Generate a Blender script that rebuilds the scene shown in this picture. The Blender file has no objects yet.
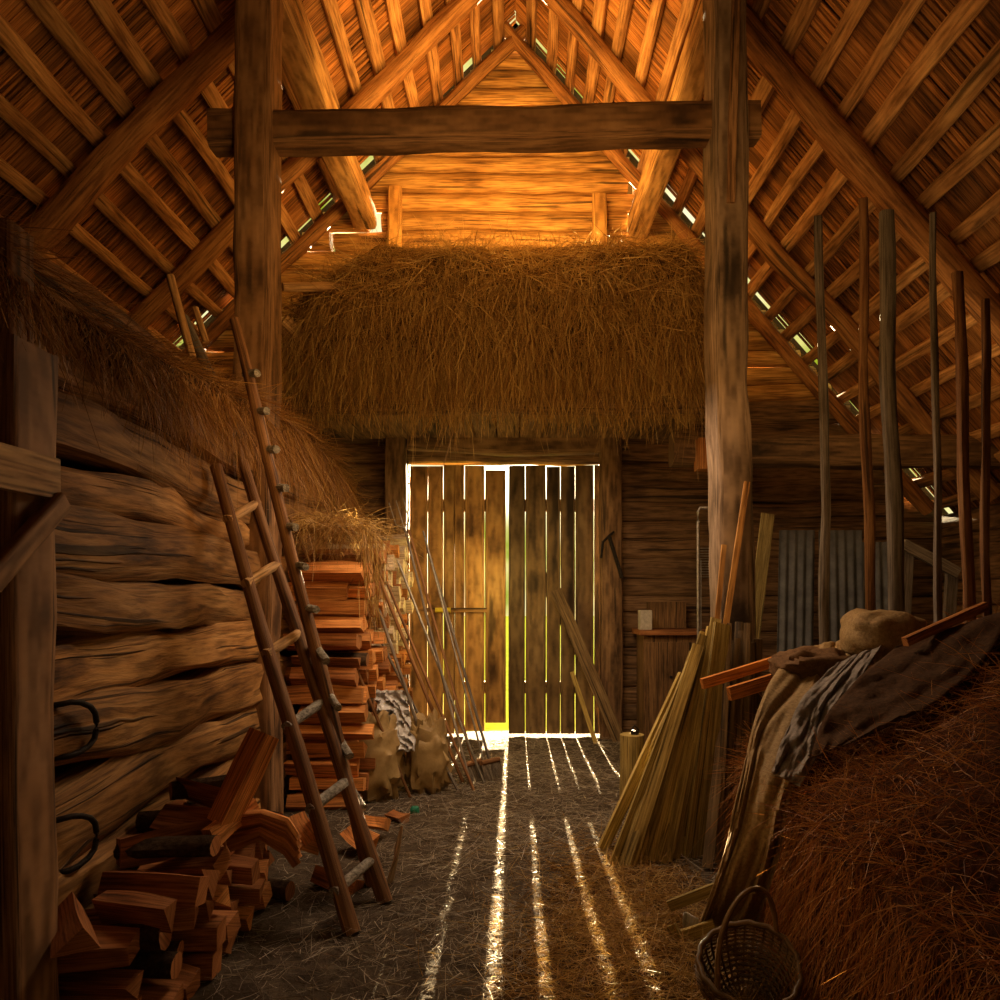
import bpy, math, random
import numpy as np
from mathutils import Vector, noise, Matrix
R = random.Random(7)
NP = np.random.RandomState(11)
V = Vector
sc = bpy.context.scene
C = bpy.data.collections.new('barn'); sc.collection.children.link(C)
EYE = 1.48; F = 700.0; CX = 515.0; HY = 600.0
def at(px, py, Y):
    """the place at distance Y that a pixel of the photograph shows"""
    return V(((px - CX) * Y / F, Y, EYE + (HY - py) * Y / F))
def onfloor(px, py, z=0.0):
    return at(px, py, F * (EYE - z) / (py - HY))

# ---------------------------------------------------------------- materials
def newmat(name):
    m = bpy.data.materials.new(name); m.use_nodes = True
    nt = m.node_tree; b = nt.nodes['Principled BSDF']
    return m, nt, b
def N(nt, t, **kw):
    n = nt.nodes.new(t)
    for k, v in kw.items(): setattr(n, k, v)
    return n
def ramp(nt, stops):
    r = N(nt, 'ShaderNodeValToRGB'); e = r.color_ramp.elements
    while len(e) < len(stops): e.new(.5)
    for x, (p, c) in zip(e, stops): x.position = p; x.color = (*c, 1)
    return r
def wood(name, dark, mid, light, rough=.75, gscale=30, bump=.5, vary=.35):
    m, nt, b = newmat(name); L = nt.links
    uv = N(nt, 'ShaderNodeUVMap'); uv.uv_map = 'uv'
    mp = N(nt, 'ShaderNodeMapping'); mp.inputs['Scale'].default_value = (gscale, 1.2, 1)
    L.new(uv.outputs[0], mp.inputs[0])
    n1 = N(nt, 'ShaderNodeTexNoise'); n1.inputs['Scale'].default_value = 1; n1.inputs['Detail'].default_value = 6
    n1.inputs['Roughness'].default_value = .65
    L.new(mp.outputs[0], n1.inputs['Vector'])
    tc = N(nt, 'ShaderNodeTexCoord')
    n2 = N(nt, 'ShaderNodeTexNoise'); n2.inputs['Scale'].default_value = 1.8; n2.inputs['Detail'].default_value = 3
    L.new(tc.outputs['Object'], n2.inputs['Vector'])
    mp3 = N(nt, 'ShaderNodeMapping'); mp3.inputs['Scale'].default_value = (34, .6, 1)
    L.new(uv.outputs[0], mp3.inputs[0])
    n3 = N(nt, 'ShaderNodeTexNoise'); n3.inputs['Scale'].default_value = 1; n3.inputs['Detail'].default_value = 2
    L.new(mp3.outputs[0], n3.inputs['Vector'])
    crack = ramp(nt, [(.335, (0, 0, 0)), (.365, (1, 1, 1))]); L.new(n3.outputs[0], crack.inputs[0])
    mixf = N(nt, 'ShaderNodeMath', operation='MULTIPLY_ADD'); mixf.inputs[1].default_value = .62
    L.new(n1.outputs[0], mixf.inputs[0])
    half = N(nt, 'ShaderNodeMath', operation='MULTIPLY'); half.inputs[1].default_value = .38
    L.new(n2.outputs[0], half.inputs[0]); L.new(half.outputs[0], mixf.inputs[2])
    cr = ramp(nt, [(.37, tuple(c * .6 for c in dark)), (.47, mid), (.62, light)]); L.new(mixf.outputs[0], cr.inputs[0])
    mpf = N(nt, 'ShaderNodeMapping'); mpf.inputs['Scale'].default_value = (gscale * 4, 4.0, 1); L.new(uv.outputs[0], mpf.inputs[0])
    nf = N(nt, 'ShaderNodeTexNoise'); nf.inputs['Scale'].default_value = 1; nf.inputs['Detail'].default_value = 4; L.new(mpf.outputs[0], nf.inputs['Vector'])
    fr = ramp(nt, [(.38, (.42, .38, .34)), (.52, (1, 1, 1)), (.68, (1.35, 1.35, 1.3))]); L.new(nf.outputs[0], fr.inputs[0])
    # every board has a tone of its own
    sx = N(nt, 'ShaderNodeSeparateXYZ'); L.new(uv.outputs[0], sx.inputs[0])
    dv = N(nt, 'ShaderNodeMath', operation='MULTIPLY'); dv.inputs[1].default_value = .1; L.new(sx.outputs[0], dv.inputs[0])
    fl = N(nt, 'ShaderNodeMath', operation='FLOOR'); L.new(dv.outputs[0], fl.inputs[0])
    wn = N(nt, 'ShaderNodeTexWhiteNoise', noise_dimensions='1D'); L.new(fl.outputs[0], wn.inputs['W'])
    mr = N(nt, 'ShaderNodeMapRange'); mr.inputs[3].default_value = 1 - vary; mr.inputs[4].default_value = 1 + vary
    L.new(wn.outputs[0], mr.inputs[0])
    mul = N(nt, 'ShaderNodeMix', data_type='RGBA', blend_type='MULTIPLY'); mul.inputs[0].default_value = 1
    L.new(cr.outputs[0], mul.inputs[6]); L.new(mr.outputs[0], mul.inputs[7])
    mul2 = N(nt, 'ShaderNodeMix', data_type='RGBA', blend_type='MULTIPLY'); mul2.inputs[0].default_value = .75
    L.new(mul.outputs[2], mul2.inputs[6]); L.new(crack.outputs[0], mul2.inputs[7])
    mul3 = N(nt, 'ShaderNodeMix', data_type='RGBA', blend_type='MULTIPLY'); mul3.inputs[0].default_value = .8
    L.new(mul2.outputs[2], mul3.inputs[6]); L.new(fr.outputs[0], mul3.inputs[7])
    L.new(mul3.outputs[2], b.inputs['Base Color'])
    b.inputs['Roughness'].default_value = rough
    b.inputs['Specular IOR Level'].default_value = .3
    hs = N(nt, 'ShaderNodeMath', operation='MULTIPLY_ADD'); hs.inputs[1].default_value = .8
    L.new(crack.outputs[0], hs.inputs[0]); L.new(n1.outputs[0], hs.inputs[2])
    bp = N(nt, 'ShaderNodeBump'); bp.inputs['Strength'].default_value = bump; bp.inputs['Distance'].default_value = .02
    L.new(hs.outputs[0], bp.inputs['Height']); L.new(bp.outputs[0], b.inputs['Normal'])
    return m
def straw_mat(name, cols, trans=.25):
    m, nt, b = newmat(name); L = nt.links
    uv = N(nt, 'ShaderNodeUVMap'); uv.uv_map = 'uv'
    sx = N(nt, 'ShaderNodeSeparateXYZ'); L.new(uv.outputs[0], sx.inputs[0])
    cr = ramp(nt, [(i / (len(cols) - 1), c) for i, c in enumerate(cols)]); L.new(sx.outputs[0], cr.inputs[0])
    L.new(cr.outputs[0], b.inputs['Base Color']); b.inputs['Roughness'].default_value = .5
    b.inputs['Specular IOR Level'].default_value = .4
    tr = N(nt, 'ShaderNodeBsdfTranslucent'); L.new(cr.outputs[0], tr.inputs[0])
    ms = N(nt, 'ShaderNodeMixShader'); ms.inputs[0].default_value = trans
    L.new(b.outputs[0], ms.inputs[1]); L.new(tr.outputs[0], ms.inputs[2])
    L.new(ms.outputs[0], nt.nodes['Material Output'].inputs[0])
    return m
def rough_mat(name, stops, scale=8, rough=.9, bump=.6, detail=8, dist=.03, metal=0, stretch=(1, 1, 1), spec=.2):
    m, nt, b = newmat(name); L = nt.links
    tc = N(nt, 'ShaderNodeTexCoord'); mp = N(nt, 'ShaderNodeMapping'); mp.inputs['Scale'].default_value = stretch
    L.new(tc.outputs['Object'], mp.inputs[0])
    n = N(nt, 'ShaderNodeTexNoise'); n.inputs['Scale'].default_value = scale; n.inputs['Detail'].default_value = detail
    n.inputs['Roughness'].default_value = .7
    L.new(mp.outputs[0], n.inputs['Vector'])
    cr = ramp(nt, stops); L.new(n.outputs[0], cr.inputs[0]); L.new(cr.outputs[0], b.inputs['Base Color'])
    b.inputs['Roughness'].default_value = rough; b.inputs['Metallic'].default_value = metal
    b.inputs['Specular IOR Level'].default_value = spec
    bp = N(nt, 'ShaderNodeBump'); bp.inputs['Strength'].default_value = bump; bp.inputs['Distance'].default_value = dist
    L.new(n.outputs[0], bp.inputs['Height']); L.new(bp.outputs[0], b.inputs['Normal'])
    return m
M = {}
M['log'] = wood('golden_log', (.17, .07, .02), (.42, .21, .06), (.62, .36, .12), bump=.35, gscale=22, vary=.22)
M['roofboard'] = wood('roof_board', (.10, .035, .012), (.30, .12, .035), (.46, .21, .07), vary=.5)
M['batten'] = wood('batten_wood', (.20, .09, .035), (.42, .21, .085), (.62, .37, .17), vary=.25)
M['rafter'] = wood('rafter_log', (.13, .055, .02), (.30, .13, .045), (.44, .22, .08), vary=.15)
M['post'] = wood('post_timber', (.10, .05, .025), (.26, .135, .06), (.40, .23, .12), gscale=22, vary=.1, bump=.8)
M['postgrey'] = wood('post_grey', (.08, .05, .033), (.21, .14, .09), (.34, .24, .17), gscale=22, vary=.1, bump=.8)
M['tie'] = wood('tie_timber', (.07, .033, .015), (.17, .085, .035), (.27, .15, .07), gscale=22, vary=.1, bump=.7)
M['purlin'] = wood('purlin_timber', (.16, .08, .03), (.42, .23, .09), (.60, .38, .17), gscale=22, vary=.1)
M['hewn'] = wood('hewn_wall', (.12, .05, .015), (.31, .145, .042), (.48, .26, .09), gscale=16, bump=1.0, vary=.25)
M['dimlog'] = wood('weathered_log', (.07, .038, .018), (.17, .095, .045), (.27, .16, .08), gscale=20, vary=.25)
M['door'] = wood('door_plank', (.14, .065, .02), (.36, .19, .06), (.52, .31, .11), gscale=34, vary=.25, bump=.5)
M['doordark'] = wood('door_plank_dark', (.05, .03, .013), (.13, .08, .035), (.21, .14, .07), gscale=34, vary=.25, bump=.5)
M['pole'] = wood('peeled_pole', (.10, .045, .018), (.24, .11, .045), (.36, .19, .08), gscale=60, vary=.2, bump=.3)
M['greypole'] = wood('grey_pole', (.07, .055, .045), (.17, .14, .115), (.28, .235, .20), gscale=60, vary=.2, bump=.4)
M['split'] = wood('split_wood', (.22, .07, .018), (.50, .18, .045), (.70, .32, .10), gscale=30, vary=.35, bump=.7)
M['splitdark'] = wood('split_wood_dark', (.12, .04, .014), (.27, .095, .03), (.40, .17, .06), gscale=30, vary=.4, bump=.7)
M['splitpale'] = wood('split_wood_pale', (.30, .20, .11), (.52, .40, .26), (.70, .58, .42), gscale=30, vary=.3, bump=.6)
M['bark'] = rough_mat('bark', [(.35, (.03, .018, .01)), (.6, (.10, .06, .035))], 30, .95, .9)
M['birch'] = rough_mat('birch_rung', [(.35, (.09, .075, .06)), (.6, (.42, .38, .32))], 35, .85, .7, stretch=(1, 1, 2))
M['slat'] = wood('slat_wood', (.15, .095, .025), (.34, .24, .07), (.52, .40, .15), gscale=60, vary=.35, bump=.4)
M['redboard'] = wood('orange_board', (.40, .12, .02), (.66, .23, .04), (.80, .34, .08), gscale=50, vary=.1, bump=.3)
M['straw'] = straw_mat('straw', [(.16, .075, .02), (.34, .18, .045), (.50, .30, .085), (.66, .45, .16), (.30, .14, .03)])
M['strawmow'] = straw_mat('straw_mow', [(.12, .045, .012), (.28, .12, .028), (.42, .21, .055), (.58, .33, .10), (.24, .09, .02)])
M['strawred'] = straw_mat('straw_red', [(.15, .045, .012), (.34, .115, .022), (.50, .19, .04), (.62, .30, .08), (.26, .085, .018)])
M['strawgrey'] = straw_mat('straw_grey', [(.10, .07, .045), (.26, .20, .14), (.46, .39, .30), (.64, .56, .46), (.20, .15, .10)])
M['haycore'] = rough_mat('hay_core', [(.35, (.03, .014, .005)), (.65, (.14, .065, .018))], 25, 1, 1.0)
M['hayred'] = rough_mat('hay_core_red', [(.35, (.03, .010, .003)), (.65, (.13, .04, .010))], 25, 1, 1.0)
M['dirt'] = rough_mat('trodden_earth', [(.3, (.035, .024, .016)), (.5, (.09, .065, .045)), (.7, (.17, .13, .09))], 9, .95, .9, 12, .05)
M['lawn'] = rough_mat('lawn_grass', [(.3, (.09, .12, .01)), (.7, (.17, .20, .03))], 3, 1, .3, spec=0)
M['burlap'] = rough_mat('burlap', [(.3, (.20, .12, .045)), (.7, (.46, .31, .14))], 60, .75, .45, 6, .01, spec=.3)
M['burlapdark'] = rough_mat('burlap_dark', [(.3, (.09, .045, .02)), (.7, (.22, .12, .055))], 50, .85, .45, 6, .01)
M['burlapdk2'] = rough_mat('blanket', [(.3, (.04, .02, .01)), (.7, (.11, .055, .025))], 50, .95, .45, 6, .01)
M['greycloth'] = rough_mat('grey_cloth', [(.3, (.17, .14, .12)), (.7, (.38, .33, .29))], 40, .85, .4, 6, .01)
M['paper'] = rough_mat('paper_sack', [(.3, (.22, .14, .05)), (.7, (.42, .29, .13))], 5, .6, .3, 4, .02, spec=.4)
M['foil'] = rough_mat('plastic_film', [(.3, (.35, .34, .36)), (.7, (.75, .74, .78))], 12, .22, .8, 4, .03, spec=.7)
M['iron'] = rough_mat('dark_iron', [(.3, (.012, .010, .009)), (.7, (.05, .04, .035))], 30, .6, .3, metal=.6)
M['steel'] = rough_mat('worn_steel', [(.3, (.16, .14, .12)), (.7, (.42, .39, .35))], 40, .4, .2, metal=.7)
M['sheet'] = rough_mat('corrugated_sheet', [(.3, (.085, .09, .10)), (.7, (.19, .195, .21))], 7, .6, .15, metal=.2)
M['wicker'] = wood('wicker', (.05, .028, .012), (.16, .085, .03), (.30, .17, .06), gscale=60, rough=.45, vary=.35, bump=.4)
M['white'] = rough_mat('pale_tin', [(.3, (.35, .32, .28)), (.7, (.6, .56, .5))], 30, .6, .2)
M['cabinet'] = wood('cabinet_wood', (.07, .035, .015), (.16, .085, .035), (.25, .14, .06), gscale=30, vary=.1)
M['yellow'] = rough_mat('yellow_grip', [(.3, (.55, .42, .03)), (.7, (.75, .6, .06))], 20, .5, .1)
M['leakcover'] = rough_mat('roof_light_block', [(.3, (.03, .02, .012)), (.7, (.08, .05, .03))], 12, 1, .5)  # for the unseen layer that blocks light above the boards
M['bristle'] = straw_mat('bristle', [(.08, .06, .045), (.25, .2, .15), (.4, .34, .27)])
M['green'] = rough_mat('green_plastic', [(.3, (.02, .16, .10)), (.7, (.05, .30, .20))], 20, .4, .1)

# ---------------------------------------------------------------- mesh helpers
KC = [0]
class MB:
    def __init__(s): s.v = []; s.f = []; s.uv = []; s.mi = []
    def tube(s, pts, rx, rz=None, up=(0, 0, 1), n=10, p=2.0, wob=0.0, rn=0.0, seg=.3, taper=1.0, cap=True, mi=0, capmi=None, tw=0):
        rz = rx if rz is None else rz
        KC[0] += 1; k = KC[0]; capmi = mi if capmi is None else capmi
        pts = [V(q) for q in pts]; rs = []
        for a, b in zip(pts[:-1], pts[1:]):
            m = max(1, int(round((b - a).length / seg)))
            rs += [a.lerp(b, i / m) for i in range(m)]
        rs.append(pts[-1]); ln = 0; base = len(s.v); up = V(up); rings = len(rs)
        for i, q in enumerate(rs):
            d = (rs[min(i + 1, rings - 1)] - rs[max(i - 1, 0)]).normalized()
            sd = d.cross(up)
            if sd.length < 1e-3: sd = d.cross(V((1, 0, 0)))
            sd.normalize(); u2 = sd.cross(d).normalized()
            if i: ln += (rs[i] - rs[i - 1]).length
            t = ln; tp = 1 + (taper - 1) * i / (rings - 1)
            if wob:
                q = q + sd * wob * noise.noise(V((t * .9, k * 3.1, 0))) * 2 + u2 * wob * noise.noise(V((t * .9, k * 3.1, 9))) * 2
            for j in range(n):
                a = 2 * math.pi * (j + .5) / n + tw * i / rings
                ca, sa = math.cos(a), math.sin(a)
                x = math.copysign(abs(ca) ** (2 / p), ca); z = math.copysign(abs(sa) ** (2 / p), sa)
                g = 1 + (rn / rx) * noise.noise(V((ca * 1.3, sa * 1.3 + k * 2.7, t * 2.2))) * 2 if rn else 1
                s.v.append(q + sd * x * rx * g * tp + u2 * z * rz * g * tp)
        per = 2 * math.pi * (rx + rz) / 2; ou = 10 * k + 1
        ln = 0
        for i in range(rings - 1):
            l2 = ln + (rs[i + 1] - rs[i]).length
            for j in range(n):
                j2 = (j + 1) % n
                s.f.append((base + i * n + j, base + (i + 1) * n + j, base + (i + 1) * n + j2, base + i * n + j2)[::-1])
                u0, u1 = ou + per * j / n, ou + per * (j + 1) / n
                s.uv.append(((u0, ln), (u0, l2), (u1, l2), (u1, ln))[::-1]); s.mi.append(mi)
            ln = l2
        if cap:
            for i, rev in ((0, 0), (rings - 1, 1)):
                idx = [base + i * n + j for j in range(n)]
                uvq = [(ou + .3 * math.cos(2 * math.pi * j / n) * rx * 4, .3 * math.sin(2 * math.pi * j / n) * rz) for j in range(n)]
                if rev: idx = idx[::-1]; uvq = uvq[::-1]
                s.f.append(tuple(idx)); s.uv.append(tuple(uvq)); s.mi.append(capmi)
        return s
    def box(s, c, dx, dy, dz, M3=None, mi=0, along=2):
        KC[0] += 1; ou = 10 * KC[0] + 1; b = len(s.v); c = V(c)
        for sx in (-1, 1):
            for sy in (-1, 1):
                for sz in (-1, 1):
                    q = V((sx * dx / 2, sy * dy / 2, sz * dz / 2)); q = M3 @ q if M3 else q
                    s.v.append(c + q)
        D = (dx, dy, dz)
        for f, (a, bb) in (((0, 1, 3, 2), (2, 1)), ((4, 6, 7, 5), (1, 2)), ((0, 4, 5, 1), (0, 2)), ((2, 3, 7, 6), (2, 0)), ((0, 2, 6, 4), (1, 0)), ((1, 5, 7, 3), (0, 1))):
            s.f.append(tuple(b + i for i in f)); uvs = []
            for i in f:
                cc = [((i >> 2) & 1) * dx, ((i >> 1) & 1) * dy, (i & 1) * dz]
                l = cc[along]; o = sum(cc[q] for q in range(3) if q != along)
                uvs.append((ou + o, l))
            s.uv.append(tuple(uvs)); s.mi.append(mi)
        return s
    def grid(s, fn, nu, nv, mi=0, su=1, sv=1):
        b = len(s.v)
        for i in range(nu + 1):
            for j in range(nv + 1): s.v.append(V(fn(i / nu, j / nv)))
        for i in range(nu):
            for j in range(nv):
                a = b + i * (nv + 1) + j
                s.f.append((a, a + nv + 1, a + nv + 2, a + 1))
                s.uv.append(((i / nu * su, j / nv * sv), ((i + 1) / nu * su, j / nv * sv), ((i + 1) / nu * su, (j + 1) / nv * sv), (i / nu * su, (j + 1) / nv * sv))); s.mi.append(mi)
        return s
    def build(s, name, mats, parent=None, smooth=True, solid=0, origin=None, sub=0):
        if not isinstance(mats, (list, tuple)): mats = [mats]
        o0 = V(origin) if origin is not None else V((0, 0, 0))
        me = bpy.data.meshes.new(name); me.from_pydata([tuple(q - o0) for q in s.v], [], s.f)
        ul = me.uv_layers.new(name='uv'); ul.data.foreach_set('uv', [c for f in s.uv for q in f for c in q])
        me.polygons.foreach_set('material_index', s.mi)
        for m in mats: me.materials.append(M[m] if isinstance(m, str) else m)
        me.polygons.foreach_set('use_smooth', [smooth] * len(me.polygons)); me.update()
        if smooth:
            try: me.set_sharp_from_angle(angle=math.radians(50))
            except Exception: pass
        o = bpy.data.objects.new(name, me); C.objects.link(o); o.location = o0
        if parent: o.parent = parent; o.location = o0 - (parent.location if parent.type == 'EMPTY' or True else V())
        if solid:
            md = o.modifiers.new('thick', 'SOLIDIFY'); md.thickness = solid; md.offset = 0
        if sub:
            md = o.modifiers.new('sub', 'SUBSURF'); md.levels = sub; md.render_levels = sub
        return o
def tag(o, label, cat, group=None, kind=None):
    o['label'] = label; o['category'] = cat
    if group: o['group'] = group
    if kind: o['kind'] = kind
    return o
def struct(o): o['kind'] = 'structure'; return o
def empty(name, loc):
    o = bpy.data.objects.new(name, None); o.location = loc; C.objects.link(o); return o
def copy_tree(o, parent=None):
    c = o.copy(); C.objects.link(c); c.parent = parent
    for ch in list(o.children): copy_tree(ch, c)
    return c
def basis(d, up=(0, 0, 1)):
    d = V(d).normalized(); s_ = d.cross(V(up))
    if s_.length < 1e-3: s_ = V((1, 0, 0))
    s_.normalize(); u = s_.cross(d)
    return Matrix((s_, u, d)).transposed()      # local z runs along d
def board(mb, a, b, w, t, up=(0, 0, 1), mi=0):
    a, b = V(a), V(b); m3 = basis(b - a, up)
    mb.box((a + b) / 2, w, t, (b - a).length, m3, mi, 2)
    return mb
def straw(name, mat, P, D, L, W, droop=0.0, curl=.25, segs=3, parent=None):
    """ribbons of straw: P roots, D directions, L lengths, W widths"""
    P = np.asarray(P, float); n = len(P); D = np.asarray(D, float)
    D = D / np.linalg.norm(D, axis=1, keepdims=True)
    rnd = NP.normal(size=(n, 3)); sd = np.cross(D, rnd); sd /= np.linalg.norm(sd, axis=1, keepdims=True) + 1e-9
    cu = NP.normal(size=(n, 3)) * curl
    vs = np.zeros((n, segs + 1, 2, 3)); Lc = np.asarray(L).reshape(-1, 1); Wc = np.asarray(W).reshape(-1, 1) * np.ones((n, 1))
    for j in range(segs + 1):
        t = j / segs
        q = P + D * Lc * t + cu * Lc * t * t - np.array([0, 0, 1.0]) * (droop * Lc * t * t)
        w = Wc * (1 - .6 * t) / 2
        vs[:, j, 0] = q - sd * w; vs[:, j, 1] = q + sd * w
    vs = vs.reshape(-1, 3)
    b = (np.arange(n) * (segs + 1) * 2)[:, None, None]; s_ = (np.arange(segs) * 2)[None, :, None]
    f = (b + s_ + np.array([0, 1, 3, 2])[None, None, :]).reshape(-1, 4)
    u = np.repeat(NP.rand(n), segs * 4); vv = np.tile(np.array([0, 0, 1, 1]), n * segs)
    me = bpy.data.meshes.new(name); me.from_pydata(vs, [], f)
    ul = me.uv_layers.new(name='uv'); ul.data.foreach_set('uv', np.stack([u, vv], 1).ravel())
    me.materials.append(M[mat]); me.update()
    o = bpy.data.objects.new(name, me); C.objects.link(o)
    if parent: o.parent = parent; o.matrix_parent_inverse = Matrix.Translation(-parent.location)
    return o

# ---------------------------------------------------------------- roof geometry
APZ = 7.72; SL, SR = .965, 1.135            # ridge height and the two slopes
YB = 7.7                                    # the far gable wall
def zl(x): return APZ - SL * (-x)
def zr(x): return APZ - SR * x
def roofz(x): return zl(x) if x < 0 else zr(x)

# ---------------------------------------------------------------- floor
def fz(x, y): return .03 * noise.noise(V((x * 1.3, y * 1.3, 0))) + .012 * noise.noise(V((x * 7, y * 7, 3)))
mb = MB(); mb.grid(lambda u, v: (-6 + 12 * u, -2 + 9.9 * v, fz(-6 + 12 * u, -2 + 9.9 * v)), 150, 130)
struct(mb.build('floor', 'dirt'))
mb = MB(); mb.grid(lambda u, v: (-40 + 80 * u, 7.9 + 60 * v, -.06 - .02 * v), 8, 8)
struct(mb.build('floor_outside', 'lawn', smooth=False))

# ---------------------------------------------------------------- walls
def span_minus(a, b, holes):
    out = [(a, b)]
    for h0, h1 in sorted(holes):
        nx = []
        for s0, s1 in out:
            if h1 <= s0 or h0 >= s1: nx.append((s0, s1))
            else:
                if h0 - s0 > .05: nx.append((s0, h0))
                if s1 - h1 > .05: nx.append((h1, s1))
        out = nx
    return out
def wx(px): return (px - CX) * YB / F
def wz(py): return EYE + (HY - py) * YB / F
holes = [(-1.16, .95, -1, 3.02),
         (wx(369), wx(382), wz(236), wz(207)), (wx(364), wx(370), wz(197), wz(184)),
         (wx(627), wx(634), wz(200), wz(178)), (wx(627), wx(634), wz(232), wz(206)),
         (wx(331), wx(335), wz(248), wz(229)), (wx(318), wx(321), wz(258), wz(246)),
         (wx(613), wx(638), wz(407), wz(400)), (wx(366), wx(389), wz(391), wz(386)),
         (wx(904), wx(912), wz(492), wz(478))]
up_, low_ = MB(), MB()
zc = -.02; ch = .205; k = 0
while zc < APZ - .2:
    k += 1; h = ch * R.uniform(.86, 1.16); z0, z1 = zc, zc + h; zm = (z0 + z1) / 2
    x0 = max(-(APZ - zm - .05) / SL, -5.6); x1 = min((APZ - zm - .05) / SR, 4.75)
    hs = [(a, b) for a, b, c, d in holes if c - .02 < zm < d + .02]
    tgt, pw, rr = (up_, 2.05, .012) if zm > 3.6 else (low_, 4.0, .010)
    for a, b in span_minus(x0, x1, hs):
        g = R.uniform(-.012, .012)
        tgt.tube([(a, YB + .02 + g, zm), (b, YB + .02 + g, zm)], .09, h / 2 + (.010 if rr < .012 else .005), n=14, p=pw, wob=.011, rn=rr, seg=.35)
    zc = z1
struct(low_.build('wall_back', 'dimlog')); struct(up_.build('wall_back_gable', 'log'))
# the partition of hewn logs on the left of the threshing floor
mb = MB(); z = 0.0
for i, h in enumerate([.27, .25, .30, .27, .24, .22, .27, .20, .25, .23, .19]):
    y1 = 7.3 + R.uniform(-.3, .15) if z > .8 else 7.3
    g = R.uniform(-.02, .025)
    mb.tube([(-1.78 + g, -1.4, z + h / 2), (-1.78 + g, y1, z + h / 2)], .13, h / 2 + .004, n=14, p=3.6, wob=.03, rn=.03, seg=.22)
    z += h
struct(mb.build('wall_left', 'hewn'))
for nm, x, h in (('wall_far_left', -5.62, 2.35), ('wall_right', 4.72, 2.25)):
    mb = MB(); z = 0
    while z < h - .05:
        mb.tube([(x, -1.5, z + .12), (x, YB, z + .12)], .09, .128, n=10, p=4, wob=.01, rn=.008, seg=.6); z += .24
    struct(mb.build(nm, 'dimlog'))
mb = MB(); z = 0
while z < APZ - .1:
    zm = z + .12; mb.tube([(max(-(APZ - zm) / SL, -5.6), -1.55, zm), (min((APZ - zm) / SR, 4.75), -1.55, zm)], .09, .128, n=8, p=4, seg=1); z += .24
struct(mb.build('wall_front', 'dimlog'))

# ---------------------------------------------------------------- roof
aL, aR = math.atan(SL), math.atan(SR)
def slope_pt(side, s, y, off=0.0):
    """s metres down the slope from the ridge, off metres above the boards"""
    a = aL if side < 0 else aR
    return V((side * (s * math.cos(a) + off * math.sin(a)), y, APZ - s * math.sin(a) + off * math.cos(a)))
def slope_basis(side):
    a = aL if side < 0 else aR
    d = V((side * math.cos(a), 0, -math.sin(a))); nrm = V((side * math.sin(a), 0, math.cos(a)))
    y = d.cross(nrm)
    return Matrix((nrm, y, d)).transposed()   # local x = thickness, y = along barn, z = down the slope
PITCH = .30
for side, nm, smax in ((-1, 'ceiling_left', 7.7), (1, 'ceiling_right', 7.2)):
    mb = MB(); B3 = slope_basis(side); nb = int(smax / PITCH)
    for kb in range(nb):
        s0 = kb * PITCH; y = 1.6
        while y < 7.5:
            fine = R.random() < .6; run = R.uniform(.25, .8); ye = min(y + run, 7.52)
            while y < ye:
                w = R.uniform(.028, .042) if fine else R.uniform(.09, .2)
                ln = PITCH * R.uniform(.93, 1.08)
                if not (y > 7.42 and R.random() < .6):
                    mb.box(slope_pt(side, s0 + PITCH / 2 + R.uniform(-.015, .015), y + w / 2, R.uniform(-.012, .006) if fine else R.uniform(-.004, .006)),
                           .014, w - (R.uniform(.006, .013) if fine else .003), ln, B3, 0, 2)
                y += w
    a = slope_pt(side, smax / 2, 2.95, .05)
    struct(mb.build(nm, ['roofboard'], smooth=False))
    cv = MB(); cv.box(slope_pt(side, smax / 2, 2.95, .07), .05, 9.06, smax + .2, B3, 0, 2)  # unseen solid layer added over the boards against light leaks
    cv.box(slope_pt(side, smax / 2, 8.0, .07), .05, .55, smax + .2, B3, 0, 2)
    struct(cv.build('roof_light_block_' + ('left' if side < 0 else 'right'), 'leakcover', smooth=False))
    nbat = int(smax / PITCH)
    for kb in range(1, nbat + 1):
        s = kb * PITCH + R.uniform(-.02, .02)
        bm_ = MB(); a = slope_pt(side, s, 1.2, -.045); b = slope_pt(side, s, 7.66, -.045)
        nrm = V((side * math.sin(aL if side < 0 else aR), 0, math.cos(aL if side < 0 else aR)))
        bm_.tube([a, b], .058 * R.uniform(.85, 1.2), .03, up=nrm, n=10, p=5, wob=.014, rn=.006, seg=.35)
        o = bm_.build('roof_batten', 'batten', origin=(a + b) / 2)
        if side < 0: tag(o, 'rough sawn batten running lengthwise under the left-hand slope of the roof', 'batten', 'battens under the left slope')
        else: tag(o, 'rough sawn batten running lengthwise under the right-hand slope of the roof', 'batten', 'battens under the right slope')
RL = ['short way behind the camera side', 'nearest the viewer', 'in the middle, behind the tie beam', 'against the far gable wall']
for side in (-1, 1):
    for i, y in enumerate((5.03, 6.52, 7.52)):
        s1 = 7.3 if side < 0 else 6.9
        r = (.10, .09, .075)[i]
        a = slope_pt(side, -.02, y, -.07 - r - .01); b = slope_pt(side, s1, y, -.07 - r - .01)
        mb = MB(); mb.tube([a, b], r * .85, r * .85, n=12, wob=.03 if i < 2 else .015, rn=.012, taper=1.25, seg=.3)
        o = mb.build('rafter', 'rafter', origin=(a + b) / 2)
        sd = 'left' if side < 0 else 'right'
        tag(o, ['thick dark round rafter nearest the viewer under the %s roof slope',
                'round rafter crossing behind the tie beam on the %s roof slope',
                'slim golden end rafter lying against the gable wall on the %s'][i] % sd, 'rafter', 'round log rafters')

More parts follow.
